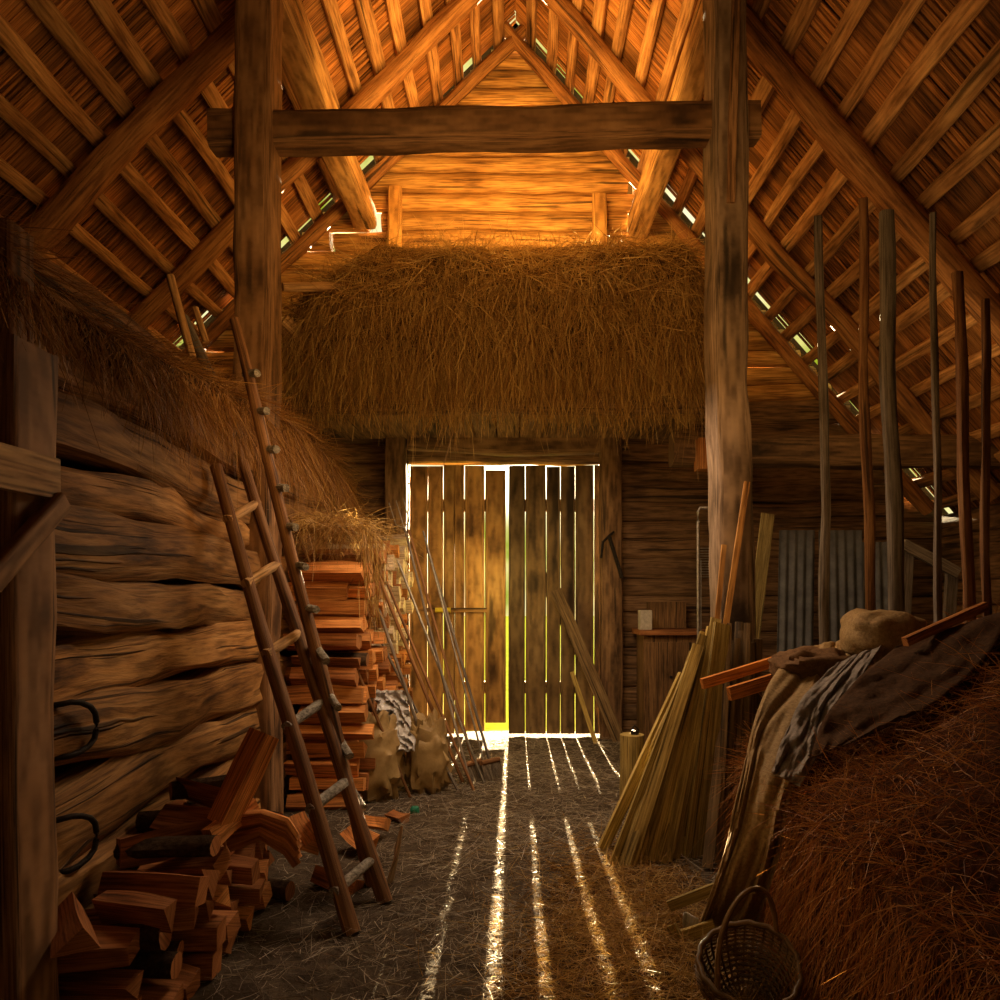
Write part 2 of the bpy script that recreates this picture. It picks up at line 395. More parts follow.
# purlins, posts and collar
def timber(name, pts, w, h, mat, label, cat, up=(0, 0, 1), p=7, wob=.01, rn=.006, n=16, group=None, **kw):
    mb = MB(); mb.tube(pts, w / 2, h / 2, up=up, n=n, p=p, wob=wob, rn=rn, **kw)
    o = mb.build(name, mat, origin=(V(pts[0]) + V(pts[-1])) / 2)
    return tag(o, label, cat, group)
timber('purlin', [(-1.66, 3.8, 5.62), (-1.62, 7.6, 5.62)], .25, .24, 'purlin', 'squared pale purlin running from the left post top to the gable', 'beam')
timber('purlin', [(1.42, 3.8, 5.62), (1.34, 7.6, 5.54)], .22, .26, 'purlin', 'squared knotty purlin running from the right post top to the gable', 'beam')
PY = 4.62
lp = at(257, 300, PY).x; rp = at(727, 300, PY).x
o = timber('timber_post', [(lp + .03, PY, -.02), (lp, PY, 2.6), (lp + .02, PY, 5.5)], .25, .25, 'post', 'thick squared timber post rising beside the ladders to the roof', 'post', up=(0, 1, 0), wob=.012, rn=.01)
o = timber('timber_post', [(rp + .04, PY, -.02), (rp, PY, 2.6), (rp - .01, PY, 5.5)], .235, .25, 'postgrey', 'cracked squared timber post standing on the right behind the hay', 'post', up=(0, 1, 0), wob=.02, rn=.012)
sb = MB(); board(sb, (rp - .02, PY - .14, 4.02), (rp + .02, PY - .135, 5.5), .05, .03, (0, 1, 0)); q = sb.build('batten_strip', 'post', smooth=False)
q.parent = o; q.matrix_parent_inverse = Matrix.Translation(-o.location)
timber('tie_beam', [at(213, 136, PY), at(757, 124, PY)], .17, .235, 'tie', 'horizontal hewn tie beam spanning the two posts near the roof', 'beam', wob=.005, rn=.008)

# gable studs
timber('stud', [(wx(397), 7.55, wz(262)), (wx(397), 7.55, wz(196))], .15, .08, 'log', 'short plank stud on the gable above the hay, left one', 'stud', up=(0, 1, 0), group='studs on the gable')
timber('stud', [(wx(598), 7.55, wz(262)), (wx(598), 7.55, wz(203))], .15, .08, 'log', 'short plank stud on the gable above the hay, right one', 'stud', up=(0, 1, 0), group='studs on the gable')

# ---------------------------------------------------------------- door
def trim(i, pts, w, h, mat, up, **kw):
    mb = MB(); mb.tube(pts, w / 2, h / 2, up=up, n=14, p=7, **kw); return struct(mb.build('trim_%d' % i, mat))
trim(1, [(wx(399), 7.5, 0), (wx(399), 7.5, 3.62)], .22, .14, 'dimlog', (0, 1, 0), wob=.004, rn=.004)
trim(2, [(wx(609), 7.5, 0), (wx(608), 7.5, 3.75)], .24, .14, 'dimlog', (0, 1, 0), wob=.006, rn=.004)
trim(3, [(wx(411), 7.5, wz(442)), (wx(505), 7.5, wz(447)), (wx(597), 7.5, wz(446))], .13, .27, 'dimlog', (0, 0, 1), wob=.004, rn=.004)
trim(4, [(wx(411), 7.52, wz(424)), (wx(505), 7.52, wz(421)), (wx(597), 7.52, wz(424))], .13, .21, 'hewn', (0, 0, 1), wob=.006, rn=.008)
D1 = [(410, 427.6), (428.05, 443.2), (443.75, 454.7), (455.0, 464.3), (464.95, 484.4), (485.05, 505.6)]
D2 = [(508.6, 524.9), (525.6, 545.8), (546.6, 560.1), (560.7, 574.8), (575.5, 593.5), (594.1, 600)]
DY = 7.66
def px2w(p): return (p - CX) * DY / F
def leaf(name, boards, mat, lo):
    mb = MB()
    for i, (a, b) in enumerate(boards):
        x0, x1 = px2w(a), px2w(b); zt = 2.955 - R.uniform(0, .02) - (.04 if b == 505.6 or a == 509 else 0); zb = lo.get(i, .02)
        mb.tube([((x0 + x1) / 2 + R.uniform(-.002, .002), DY, zb), ((x0 + x1) / 2 + R.uniform(-.002, .002), DY, zt)], (x1 - x0) / 2, .018, up=(0, 1, 0), n=16, p=9, wob=.002, rn=.0015, seg=.3)
    return struct(mb.build(name, mat))
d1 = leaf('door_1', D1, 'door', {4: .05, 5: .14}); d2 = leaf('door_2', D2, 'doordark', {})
def child(mb, name, mat, par, **kw):
    o = mb.build(name, mat, **kw); o.parent = par; o.matrix_parent_inverse = Matrix.Translation(-par.location); return o
for d, x0, x1 in ((d1, 413, 502), (d2, 511, 594)):
    for z in (2.52, .52):
        mb = MB(); board(mb, (px2w(x0), DY + .045, z), (px2w(x1), DY + .045, z), .05, .13, (0, 0, 1)); child(mb, 'ledge', 'door', d, smooth=False)
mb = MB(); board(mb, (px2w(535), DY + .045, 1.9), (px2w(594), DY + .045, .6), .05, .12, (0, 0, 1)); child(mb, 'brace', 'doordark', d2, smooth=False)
mb = MB(); board(mb, (px2w(418), DY - .035, wz(610)), (px2w(487), DY - .035, wz(610)), .03, .05, (0, 0, 1)); lb = child(mb, 'latch_bar', 'door', d1, smooth=False)
mb = MB(); mb.tube([(px2w(436), DY - .06, wz(610)), (px2w(451), DY - .06, wz(610))], .028, n=8); child(mb, 'latch_grip', 'yellow', lb)['label'] = 'yellow grip of the latch bar'

# ---------------------------------------------------------------- hay loft above the door
def loft_prof(v):
    P_ = [(6.7, 3.30), (6.1, 3.28), (5.78, 3.34), (5.62, 3.6), (5.58, 3.95), (5.66, 4.25), (5.85, 4.43), (6.2, 4.5), (6.7, 4.46), (7.2, 4.25), (7.5, 3.9)]
    t = v * (len(P_) - 1); i = min(int(t), len(P_) - 2); f = t - i
    return P_[i][0] * (1 - f) + P_[i + 1][0] * f, P_[i][1] * (1 - f) + P_[i + 1][1] * f
def loft_top(x):
    if x < -1.15: return -(.62 * ((-1.15 - x) / .75) ** 1.3)
    if x > 1.4: return -.9 * ((x - 1.4) / .3) ** 2
    return .03 * math.sin(x * 3)
def loft_pt(u, v):
    x = -1.9 + 3.55 * u; y, z = loft_prof(v)
    z = 3.3 + (z - 3.3) * (1 + loft_top(x) / 1.2)
    nn = noise.noise(V((x * 2.2, y * 2, z * 2.2))) * .09 + noise.noise(V((x * 7, y * 7, z * 7))) * .03
    e = min(u, 1 - u) * 12; e = min(1, e) ** .5
    y = 6.5 + (y - 6.5) * (.8 + .2 * e)
    return V((x, y - nn * (1 if v < .6 else .2), z + nn * .7))
mb = MB(); mb.grid(loft_pt, 90, 50)
loft = mb.build('hay_heap', 'haycore', origin=(0, 6.3, 3.3))
tag(loft, 'shaggy golden hay heap hanging off the loft above the door', 'hay', kind='stuff')
def nstraw(fn, n, **k):
    P_, D_, L_, W_ = [], [], [], []
    for _ in range(n):
        r = fn()
        if r: P_.append(r[0]); D_.append(r[1]); L_.append(r[2]); W_.append(r[3])
    return P_, D_, L_, W_
def f1():
    u, v = R.random(), R.uniform(.12, .58); p = loft_pt(u, v)
    low = 1 - min(1, max(0, (p.z - 3.3) / 1.1))
    hang = R.random() < .45 + .5 * low
    d = V((R.gauss(0, .34), -.25 + R.gauss(0, .2), -1)) if hang else V((R.gauss(0, 1), -.5 + R.gauss(0, .4), R.gauss(-.2, .6)))
    return p + V((0, -.01, 0)), d, R.uniform(.10, .34) * (1 + .1 * low), R.uniform(.003, .009)
def f1b():   # the ragged fringe below
    u = R.random(); p = loft_pt(u, R.uniform(.1, .26)); 
    amp = .6 + .9 * abs(noise.noise(V((p.x * 3, 0, 5)))) * 2
    return p, V((R.gauss(0, .10), R.gauss(-.05, .08), -1)), R.uniform(.04, .20) * amp * (2.0 if R.random() < .12 else 1), R.uniform(.003, .007)
def f1c():   # the crest
    u = R.random(); p = loft_pt(u, R.uniform(.5, .78))
    return p, V((R.gauss(0, 1), R.gauss(-.2, .5), R.gauss(.08, .3))), R.uniform(.1, .3), R.uniform(.003, .006)
a, b, c = nstraw(f1, 21000), nstraw(f1b, 8000), nstraw(f1c, 5000)
o = straw('straw_layer', 'straw', a[0] + b[0] + c[0], a[1] + b[1] + c[1], a[2] + b[2] + c[2], a[3] + b[3] + c[3], droop=.25, curl=.14, parent=loft)
mb = MB()
for i in range(16): board(mb, (-1.95 + .235 * i, 5.85, 3.22), (-1.95 + .235 * i, 7.5, 3.22), .22, .03)
struct(mb.build('trim_6', 'dimlog', smooth=False))
timber('loft_log', [(-1.95, 5.9, 3.12), (1.75, 5.9, 3.12)], .16, .16, 'dimlog', 'round log carrying the front of the hay loft', 'beam', p=2, rn=.01)
timber('loft_pole', [at(282, 287, 5.3), at(369, 289, 5.75)], .07, .07, 'purlin', 'short pole lying across the upper left of the loft hay', 'pole', p=2, rn=.006)
timber('loft_brace', [at(282, 322, 5.6), at(362, 393, 6.0)], .14, .14, 'purlin', 'mossy sloping brace log under the left end of the loft', 'brace', p=2.3, rn=.012)
timber('loft_brace', [at(704, 345, 5.9), at(642, 408, 6.2)], .12, .12, 'purlin', 'sloping brace log under the right end of the loft', 'brace', p=2.3, rn=.012)

# ---------------------------------------------------------------- hay on the left mow
def mow_pt(u, v):
    y = -.8 + 8.3 * u
    prof = [(-1.60, 2.44), (-1.585, 2.53), (-1.63, 2.62), (-1.85, 2.70), (-2.4, 2.74), (-3.4, 2.6), (-4.6, 2.3), (-5.5, 1.9)]
    t = v * 7; i = min(int(t), 6); f = t - i
    x = prof[i][0] * (1 - f) + prof[i + 1][0] * f; z = prof[i][1] * (1 - f) + prof[i + 1][1] * f
    z += .06 * math.sin(y * 1.7) + .05 * noise.noise(V((x * 2, y * 2, 1))) + .05 * (y - 3) * .4
    if y > 4.75: z += .10 * min(1, (y - 4.75) / .5) * max(0, 1 - (y - 6.4) / 1.0 if y > 6.4 else 1)
    if y > 6.6: z -= (y - 6.6) * .45
    x += .04 * noise.noise(V((y * 3, z * 3, 7)))
    return V((x, y, z))
mb = MB(); mb.grid(mow_pt, 90, 28)
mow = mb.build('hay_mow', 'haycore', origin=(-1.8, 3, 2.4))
tag(mow, 'brown hay spilling over the top of the left log partition', 'hay', kind='stuff')
def f2():
    u = R.uniform(.2, 1) if R.random() < .85 else R.random(); v = R.uniform(0, .45); p = mow_pt(u, v)
    if v < .3:
        d = V((R.gauss(.12, .2), R.gauss(0, .6), -1)); L = R.uniform(.06, .26) * (.6 if p.y < 3 else 1)
        if p.y > 4.7: L *= 1.45
        if R.random() < .04: L *= 2
    else: d = V((R.gauss(.3, .8), R.gauss(0, .9), R.gauss(.05, .3))); L = R.uniform(.12, .32)
    return p + V((.01, 0, 0)), d, L, R.uniform(.002, .005)
def f2b():
    p = mow_pt(R.random(), R.uniform(.3, .8)); return p, V((R.gauss(.2, 1), R.gauss(0, 1), R.gauss(.2, .3))), R.uniform(.1, .3), R.uniform(.003, .006)
a, b = nstraw(f2, 15000), nstraw(f2b, 15000)
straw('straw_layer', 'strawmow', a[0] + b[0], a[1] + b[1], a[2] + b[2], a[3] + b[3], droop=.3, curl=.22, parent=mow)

# ---------------------------------------------------------------- hay pile on the right
def pile_h(x, y):
    t = x - 1.09 - .17 * max(0, y - 2.7)
    h = .70 + .62 * min(t, 1.15) + .08 * noise.noise(V((x * 1.6, y * 1.6, 2))) + .04 * noise.noise(V((x * 5, y * 5, 2)))
    h -= .10 * max(0, y - 3.0)
    return h
def pile_pt(u, v):
    y = .7 + 3.5 * u
    edge = 1.09 + .03 * noise.noise(V((y * 1.5, 0, 4))) + .17 * max(0, y - 2.7)
    if v < .4:
        t = v / .4; x = edge - .06 * (1 - t) ** 1.5 ; z = pile_h(edge, y) * (1 - (1 - t)) ** .9
        x += .05 * noise.noise(V((y * 3, z * 3, 1)))
        if t > .85: x += (t - .85) * .3
    else:
        t = (v - .4) / .6; x = edge + .05 + 3.3 * t ** 1.3; z = pile_h(x, y)
        if x > 3: z -= (x - 3) * .3
    e = 0
    if u > .88: e = (u - .88) / .12; z *= math.sqrt(max(0, 1 - e * e)) * .98 + .02
    return V((x, y, z))
mb = MB(); mb.grid(pile_pt, 90, 70)
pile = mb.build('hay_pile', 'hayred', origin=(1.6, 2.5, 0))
tag(pile, 'big reddish brown hay pile filling the right side of the barn', 'hay', kind='stuff')
def f3():
    u = R.random(); v = R.uniform(.02, 1) ** 1.1; p = pile_pt(u, v)
    if v < .36: d = V((-.1 + R.gauss(0, .3), R.gauss(0, .55), -1)); L = R.uniform(.06, .24)
    else: d = V((R.gauss(-.3, 1), R.gauss(-.3, 1), R.gauss(.2, .45))); L = R.uniform(.07, .24)
    if v > .75 and R.random() < .4: return None
    return p, d, L, R.uniform(.0018, .0042)
a = nstraw(f3, 42000)
straw('straw_layer', 'strawred', a[0], a[1], a[2], a[3], droop=.2, curl=.22, parent=pile)

# straw on the floor
def f4():
    y = R.uniform(1.8, 7.4) ; x = R.gauss(.05, .75)
    if x < -1.55 or x > 1.15: return None
    dens = .55 + .8 * noise.noise(V((x * 1.5, y * 1.5, 8)))
    if R.random() > dens + .25: return None
    return (x, y, fz(x, y) + R.uniform(.001, .018)), V((R.gauss(0, 1), R.gauss(0, 1), R.gauss(0, .10))), R.uniform(.04, .17), R.uniform(.002, .0042)
a = nstraw(f4, 27000)
o = straw('scattered_straw', 'strawgrey', a[0], a[1], a[2], a[3], curl=.15, segs=2)
tag(o, 'loose pale straw strewn over the trodden earth floor', 'straw', kind='stuff')
def fm(x, y): return .06 * math.exp(-((x - .62) / .33) ** 2 - ((y - 3.15) / .75) ** 2) + .07 * math.exp(-((x - .35) / .3) ** 2 - ((y - 2.5) / .5) ** 2)
mb = MB(); mb.grid(lambda u, v: (-.3 + 1.3 * u, 1.9 + 2.5 * v, fm(-.3 + 1.3 * u, 1.9 + 2.5 * v) + fz(-.3 + 1.3 * u, 1.9 + 2.5 * v) - .008), 40, 60)
lw = mb.build('hay_litter', 'haycore', origin=(.5, 3, 0)); tag(lw, 'low drift of trampled hay on the floor before the basket', 'hay', kind='stuff')
def f5():
    x, y = R.gauss(.5, .3), R.gauss(2.95, .6)
    if x > 1.0 or x < -.4 or y < 1.8: return None
    return (x, y, fm(x, y) + fz(x, y)), V((R.gauss(0, 1), R.gauss(0, 1), R.gauss(.12, .22))), R.uniform(.05, .2), R.uniform(.0018, .0036)
a = nstraw(f5, 9000)
straw('straw_layer', 'straw', a[0], a[1], a[2], a[3], curl=.25, droop=.1, segs=3, parent=lw)

# ---------------------------------------------------------------- left foreground frame
E = empty('corner_post', (-1.56, 2.2, 0)); tag(E, 'huge dark timber post with side brace at the left edge', 'post')
def part(mb, name, mat, par, **kw):
    o = mb.build(name, mat, origin=par.location, **kw); o.parent = par; o.location = (0, 0, 0); return o
mb = MB(); mb.tube([(-1.60, 2.2, 0), (-1.60, 2.2, 2.28)], .10, .115, up=(0, 1, 0), n=16, p=8, rn=.008, wob=.006); part(mb, 'shaft', 'post', E)
mb = MB(); mb.tube([(-1.62, 2.22, 2.24), (-1.62, 2.22, 2.66)], .06, .06, up=(0, 1, 0), n=12, p=6, rn=.006); part(mb, 'upper_stub', 'post', E)
mb = MB(); board(mb, (-1.485, 1.6, 1.86), (-1.485, 2.265, 1.87), .03, .13, (0, 0, 1)); part(mb, 'rail', 'purlin', E, smooth=False)
mb = MB(); mb.tube([(-1.47, 2.27, 1.80), (-1.47, 1.95, 1.52)], .022, .035, n=12, p=5); part(mb, 'brace', 'post', E)
for i, (py, lab) in enumerate(((730, 'upper dark iron loop on the left log wall'), (843, 'lower dark iron loop on the left log wall'))):
    c = at(66, py, 2.58); c.x = -1.64; z = c.z; y0 = 2.52
    mb = MB(); pts = [(-1.66, y0, z + .10), (-1.60, y0 + .04, z + .11), (-1.585, y0 + .12, z + .07), (-1.585, y0 + .135, z), (-1.59, y0 + .12, z - .06), (-1.61, y0 + .04, z - .09), (-1.66, y0, z - .09)]
    sm = []
    for a_, b_ in zip(pts[:-1], pts[1:]): sm += [a_.lerp(b_, .25), a_.lerp(b_, .75)] if isinstance(a_, V) else [V(a_).lerp(V(b_), .25), V(a_).lerp(V(b_), .75)]
    mb.tube([pts[0]] + sm + [pts[-1]], .011, n=8, seg=.03); tag(mb.build('iron_loop', 'iron', origin=c), lab, 'iron loop', 'iron loops on the wall')

# ---------------------------------------------------------------- ladders
def ladder_rungs(n): pass
A0, A1 = onfloor(351, 934), at(216, 468, 3.82)
B0, B1 = onfloor(386, 902), at(240, 455, 4.16)
E = empty('log_ladder', (A0 + B0) / 2); tag(E, 'rustic pole ladder with birch rungs leaning on the left wall, nearer one', 'ladder', 'rustic ladders')
for a, b in ((A0, A1), (B0, B1)):
    mb = MB(); mb.tube([a, b], .038, n=10, wob=.012, rn=.004, taper=.85, seg=.2); part(mb, 'rail', 'pole', E)
for t in (.08, .235, .40, .555, .715, .87):
    a, b = A0.lerp(A1, t), B0.lerp(B1, t); d = (b - a).normalized()
    mb = MB(); mb.tube([a - d * .04, b + d * .02], .026, n=10, rn=.004, seg=.1); part(mb, 'rung', 'birch' if t < .5 else 'purlin', E)
A0, A1 = onfloor(374, 884), at(234, 320, 3.9)
E = empty('peg_ladder', A0); tag(E, 'tall single pole ladder with short birch pegs, leaning past the post', 'ladder', 'rustic ladders')
mb = MB(); mb.tube([A0, A0.lerp(A1, .5) + V((.01, 0, -.02)), A1], .038, n=10, wob=.014, rn=.004, taper=.75, seg=.2); part(mb, 'pole', 'pole', E)
for t in (.07, .155, .24, .32, .40, .475, .55, .62, .69, .76, .83, .90):
    q = A0.lerp(A1, t); mb = MB()
    mb.tube([q + V((-.03, .06, .03)), q + V((.085, -.10, -.055))] if t < .45 else [q + V((-.02, .02, .0)), q + V((.075, -.05, -.015))], .022, n=9, rn=.003, seg=.06)
    part(mb, 'peg', 'birch', E)

# ---------------------------------------------------------------- firewood
def billet(mat, kind, ln=.4, s=.07, seed=0):
    rr = random.Random(seed); mb = MB()
    n = {'wedge': 3, 'quarter': 4, 'round': 9}[kind]
    mb.tube([(0, -ln / 2, 0), (0, ln / 2, 0)], s, s * rr.uniform(.7, 1), n=n, p=2, rn=.028 if n < 9 else .004, wob=.01, seg=.08)
    o = mb.build('firewood_billet', mat, smooth=(n == 9)); return o
protos = []
for sd_ in range(14):
    kind = ['wedge', 'quarter', 'wedge', 'round', 'quarter', 'wedge', 'quarter'][sd_ % 7]
    mat = ['split', 'split', 'splitdark', ['bark', 'split'], 'splitdark', 'split', 'splitpale'][sd_ % 7]
    if kind == 'round':
        mb = MB(); mb.tube([(0, -.2, 0), (0, .2, 0)], .06, n=10, rn=.006, seg=.1, mi=0, capmi=1); o = mb.build('firewood_billet', ['bark', 'splitdark'])
    else: o = billet(mat, kind, .4, .085, sd_)
    protos.append(o)
used = set()
def place_billet(i, loc, rot, sc_, label, group):
    src = protos[i]
    if i in used: o = src.copy(); C.objects.link(o)
    else: o = src; used.add(i)
    o.location = loc; o.rotation_euler = rot; o.scale = sc_
    tag(o, label, 'firewood', group); return o
ROWL = ['floor level', 'second layer up', 'third layer up', 'fourth layer up', 'fifth layer up', 'sixth layer up', 'top layer']
# near heap by the wall
for iy in range(10):
    y = 2.36 + iy * .125; top = .42 + .42 * (y - 2.1) / 1.4 if y < 3.2 else .8 - (y - 3.2) * .9
    nz = max(2, int(top / .115))
    for iz in range(nz):
        z = .055 + iz * .112; x = -1.36 - .012 * iz + R.uniform(-.05, .06) + (.0 if y > 2.4 else -.08)
        messy = iz == nz - 1
        rot = (R.uniform(-.1, .1), R.uniform(0, 6.28), math.pi / 2 + R.gauss(0, .12 if not messy else .5))
        sc3 = (R.uniform(.6, .9), R.uniform(.75, 1.1), R.uniform(.6, .9))
        i = R.choice([2, 4, 9, 11, 2, 4, 0, 8, 3, 9, 10])
        place_billet(i, (x, y + R.uniform(-.02, .02), z + R.uniform(0, .012)), rot, sc3,
                     'split firewood billet in the near heap under the ladder, ' + ('on top' if messy else ROWL[min(iz, 6)]), 'firewood in the near heap')
# tall stack before the door
for iy in range(18):
    y = 4.93 + iy * .122; top = 1.83 + .16 * (y - 4.9)
    nz = int(top / .125)
    for iz in range(nz):
        z = .06 + iz * .124
        pale = y > 5.6 and iz > 7
        i = R.choice([6, 13, 6, 13, 1, 2]) if pale else R.choice([0, 1, 2, 4, 5, 7, 8, 9, 11, 3])
        x = -1.33 + R.uniform(-.08, .07)
        place_billet(i, (x, y + R.uniform(-.015, .015), z), (R.uniform(-.04, .04), R.uniform(0, 6.28), math.pi / 2 + R.gauss(0, .06)),
                     (R.uniform(.7, .95), R.uniform(1.1, 1.35), R.uniform(.7, .95)),
                     'firewood billet stacked between partition and door, ' + ('pale end in the upper part' if pale else 'brown end, ' + ('upper half' if iz > 6 else 'lower half')), 'firewood in the tall stack')
# a few loose pieces
LOOSE = True
for px, py, Y, rot, sc3, i, lab in (
    (243, 778, 2.95, (1.1, .2, -.5), (1.1, 1.0, .6), 0, 'flat slab of firewood standing tilted on top of the near heap'),
    (232, 822, 2.9, (.9, 1.2, .4), (.7, .6, .7), 1, 'stubby split chunk leaning left of the gnarled piece'),
    (362, 838, 4.1, (.3, 0, .9), (.9, .5, .9), 5, 'orange wood chunk on the floor behind the peg ladder'),
    (372, 822, 4.35, (.1, .5, 1.4), (.9, .5, .8), 1, 'orange wood block lying near the brown sacks'),
    (398, 818, 4.7, (.0, .3, .9), (.7, .4, .7), 2, 'small brown chunk beside the sacks on the straw'),
    (305, 832, 3.3, (.5, 0, .6), (.8, .5, .8), 0, 'small orange wedge right of the gnarled piece'),
    (338, 880, 3.6, (.2, .4, 1.3), (.8, .6, .8), 4, 'dull chunk behind the foot of the near ladder')):
    place_billet(i, at(px, py, Y), rot, sc3, lab, None)
for i, q in enumerate(protos):
    if i not in used: bpy.data.objects.remove(q)
# the gnarled orange piece and the upright split chip
c = at(272, 836, 2.95); mb = MB()
for q in range(7):
    mb.tube([c + V((-.17, .0, -.035 + .02 * q)), c + V((-.02, -.05, .03 + .014 * q)), c + V((.09, -.07, -.03 + .02 * q)), c + V((.13, -.07, -.09 + .02 * q))], .022, n=8, rn=.008, seg=.03, wob=.01)
tag(mb.build('gnarled_firewood', 'split', origin=c), 'bright orange gnarled piece of split wood with wavy grain', 'firewood')
c = onfloor(396, 880); mb = MB(); mb.tube([c + V((-.03, 0, 0)), c + V((0, .0, .12)), c + V((.03, .02, .28))], .05, .018, n=8, rn=.006, taper=.25, seg=.04)
tag(mb.build('wood_chip', 'splitpale', origin=c), 'pale curved wood chip standing up in the straw', 'firewood')

# ---------------------------------------------------------------- tools leaning on the stack
def rod(name, p0, p1, Yt, r, mat, label, cat, group=None):
    a = onfloor(*p0, z=r); b = at(p1[0], p1[1], Yt); mb = MB(); mb.tube([a, b], r, n=8, wob=.006, seg=.25)
    return tag(mb.build(name, mat, origin=a), label, cat, group), a, b
rod('thin_rod', (411, 797), (290, 516), 4.95, .012, 'pole', 'long thin reddish rod leaning across the firewood', 'rod')
rod('tool_handle', (440, 790), (375, 598), 5.4, .013, 'greypole', 'dark handle leaning low over the brown sacks', 'handle')
rod('tool_handle', (462, 782), (367, 548), 5.4, .015, 'pole', 'stout brown handle leaning on the sunlit end of the stack', 'handle')
specs = [((470, 783), (404, 528), 6.1, .012, 'greypole', 'steel grey fork with bent tines leaning on the stack', 'fork'),
         ((478, 780), (409, 530), 6.15, .013, 'pole', 'brown handled broom leaning with its pale brush down', 'broom'),
         ((488, 779), (423, 531), 6.25, .009, 'steel', 'thin pale metal rod nearest the door', 'rod'),
         ((495, 778), (428, 548), 6.3, .013, 'greypole', 'grey handled broom with wide dark brush by the doorway', 'broom'),
         ((484, 782), (398, 560), 6.0, .011, 'steel', 'shiny metal rod leaning in the middle of the tools', 'rod'),
         ((474, 790), (385, 580), 5.8, .012, 'pole', 'low brown stick crossing the tools near the floor', 'stick'),
         ((458, 790), (380, 640), 5.7, .012, 'greypole', 'short grey stick leaning in front of the tools', 'stick')]
for p0, p1, Yt, r, mat, lab, kind in specs:
    a = onfloor(*p0, z=.03); b = at(p1[0], p1[1], Yt)
    if kind in ('broom', 'fork'):
        E = empty(kind if kind == 'broom' else 'hay_fork', a); tag(E, lab, kind)
        d = (b - a).normalized()
        mb = MB(); mb.tube([a + d * (.12 if kind == 'broom' else 0), b], r, n=8, wob=.006, seg=.25); part(mb, 'handle', mat, E)
        if kind == 'broom':
            s_ = d.cross(V((0, 0, 1))).normalized(); 
            mb = MB(); mb.tube([a + d * .14 - s_ * .1, a + d * .14 + s_ * .1], .022, n=8); bb = part(mb, 'brush_block', 'pole', E)
            P_ = [a + d * .14 + s_ * R.uniform(-.1, .1) for _ in range(500)]
            o = straw('bristles', 'bristle', P_, [-d + V((R.gauss(0, .08), R.gauss(0, .08), 0)) for _ in P_], [.14] * 500, [.004] * 500, curl=.05, segs=1, parent=bb); o.matrix_parent_inverse = Matrix.Translation(-E.location)
        else:
            s_ = d.cross(V((0, 1, 0))).normalized()
            for t in (-.06, 0, .06):
                mb = MB(); mb.tube([b, b + d * .05 + s_ * t, b + d * .3 + s_ * t * 1.1 + V((0, 0, -.03))], .005, n=6, seg=.05); part(mb, 'tine', 'steel', E)
    else:
        mb = MB(); mb.tube([a, b], r, n=8, wob=.005, seg=.25); tag(mb.build({'rod': 'metal_rod', 'stick': 'stick'}[kind], mat, origin=a), lab, kind)
# sacks of paper by the tools
def lump(name, c, sx, sy, sz, mat, label, cat, amp=.06, freq=5, seed=1, kind=None):
    def fn(u, v):
        th, ph = u * 2 * math.pi, (v - .5) * math.pi
        q = V((math.cos(th) * math.cos(ph), math.sin(th) * math.cos(ph), math.sin(ph)))
        for ax in range(3): q[ax] = math.copysign(abs(q[ax]) ** .7, q[ax])
        f = 1 + amp * 6 * (abs(noise.noise(q * freq * .4 + V((seed, 0, 0)))) - .2) + amp * noise.noise(q * freq + V((0, seed, 0)))
        return V(c) + V((q.x * sx * f, q.y * sy * f, max(q.z * sz * f, -c[2] + .002)))
    mb = MB(); mb.grid(fn, 36, 24)
    return tag(mb.build(name, mat, origin=c), label, cat)
c = onfloor(378, 802); lump('paper_sack', V((c.x - .06, c.y + .1, .27)), .20, .16, .32, 'paper', 'crumpled brown paper sack standing by the firewood', 'sack', .10, 6, 3)
c = onfloor(432, 796); lump('paper_sack', V((c.x - .05, c.y + .15, .26)), .16, .14, .30, 'paper', 'brown paper sack tucked behind the leaning handles', 'sack', .10, 6, 8)
c = at(400, 722, 5.28)
def film(u, v):
    x = -.11 + .24 * u + .03 * noise.noise(V((u * 5, v * 5, 2))); z = -.2 + .42 * v
    y = -.12 + .10 * abs(noise.noise(V((u * 4 + v * 3, v * 6, 4)))) * 2 + .25 * v - .0
    return c + V((x - .12 * v, y, z))
mb = MB(); mb.grid(film, 24, 24); tag(mb.build('plastic_film', 'foil', origin=c, solid=.003), 'crumpled shiny plastic film glinting on top of the brown sacks', 'film')
c = onfloor(415, 815); lump('green_scrap', V((c.x, c.y, .03)), .03, .02, .03, 'green', 'tiny green plastic scrap in the straw by the rod foot', 'scrap')

# nest of hay on the stack
def f6():
    p = V((-1.28 + R.gauss(0, .13), 5.1 + R.gauss(0, .2), 1.98 + R.uniform(0, .1)))
    return p, V((R.gauss(0, 1), R.gauss(0, 1), R.gauss(-.05, .4))), R.uniform(.1, .3), R.uniform(.003, .005)
a = nstraw(f6, 1500); o = straw('hay_tuft', 'straw', a[0], a[1], a[2], a[3], droop=.5, curl=.4); tag(o, 'tangled tuft of dry hay lying on top of the stacked firewood', 'hay', kind='stuff')
def f6b():
    p = V((-1.07 + R.gauss(0, .02), R.uniform(4.9, 5.6), 1.98 - R.uniform(0, .5)))
    return p, V((.06 + R.gauss(0, .1), R.gauss(0, .2), -1)), R.uniform(.1, .3), R.uniform(.005, .012)
a = nstraw(f6b, 240); o = straw('wood_shavings', 'straw', a[0], a[1], a[2], a[3], droop=.1, curl=.15); tag(o, 'pale splinters and straws hanging down the corner of the firewood stack', 'straw', kind='stuff')

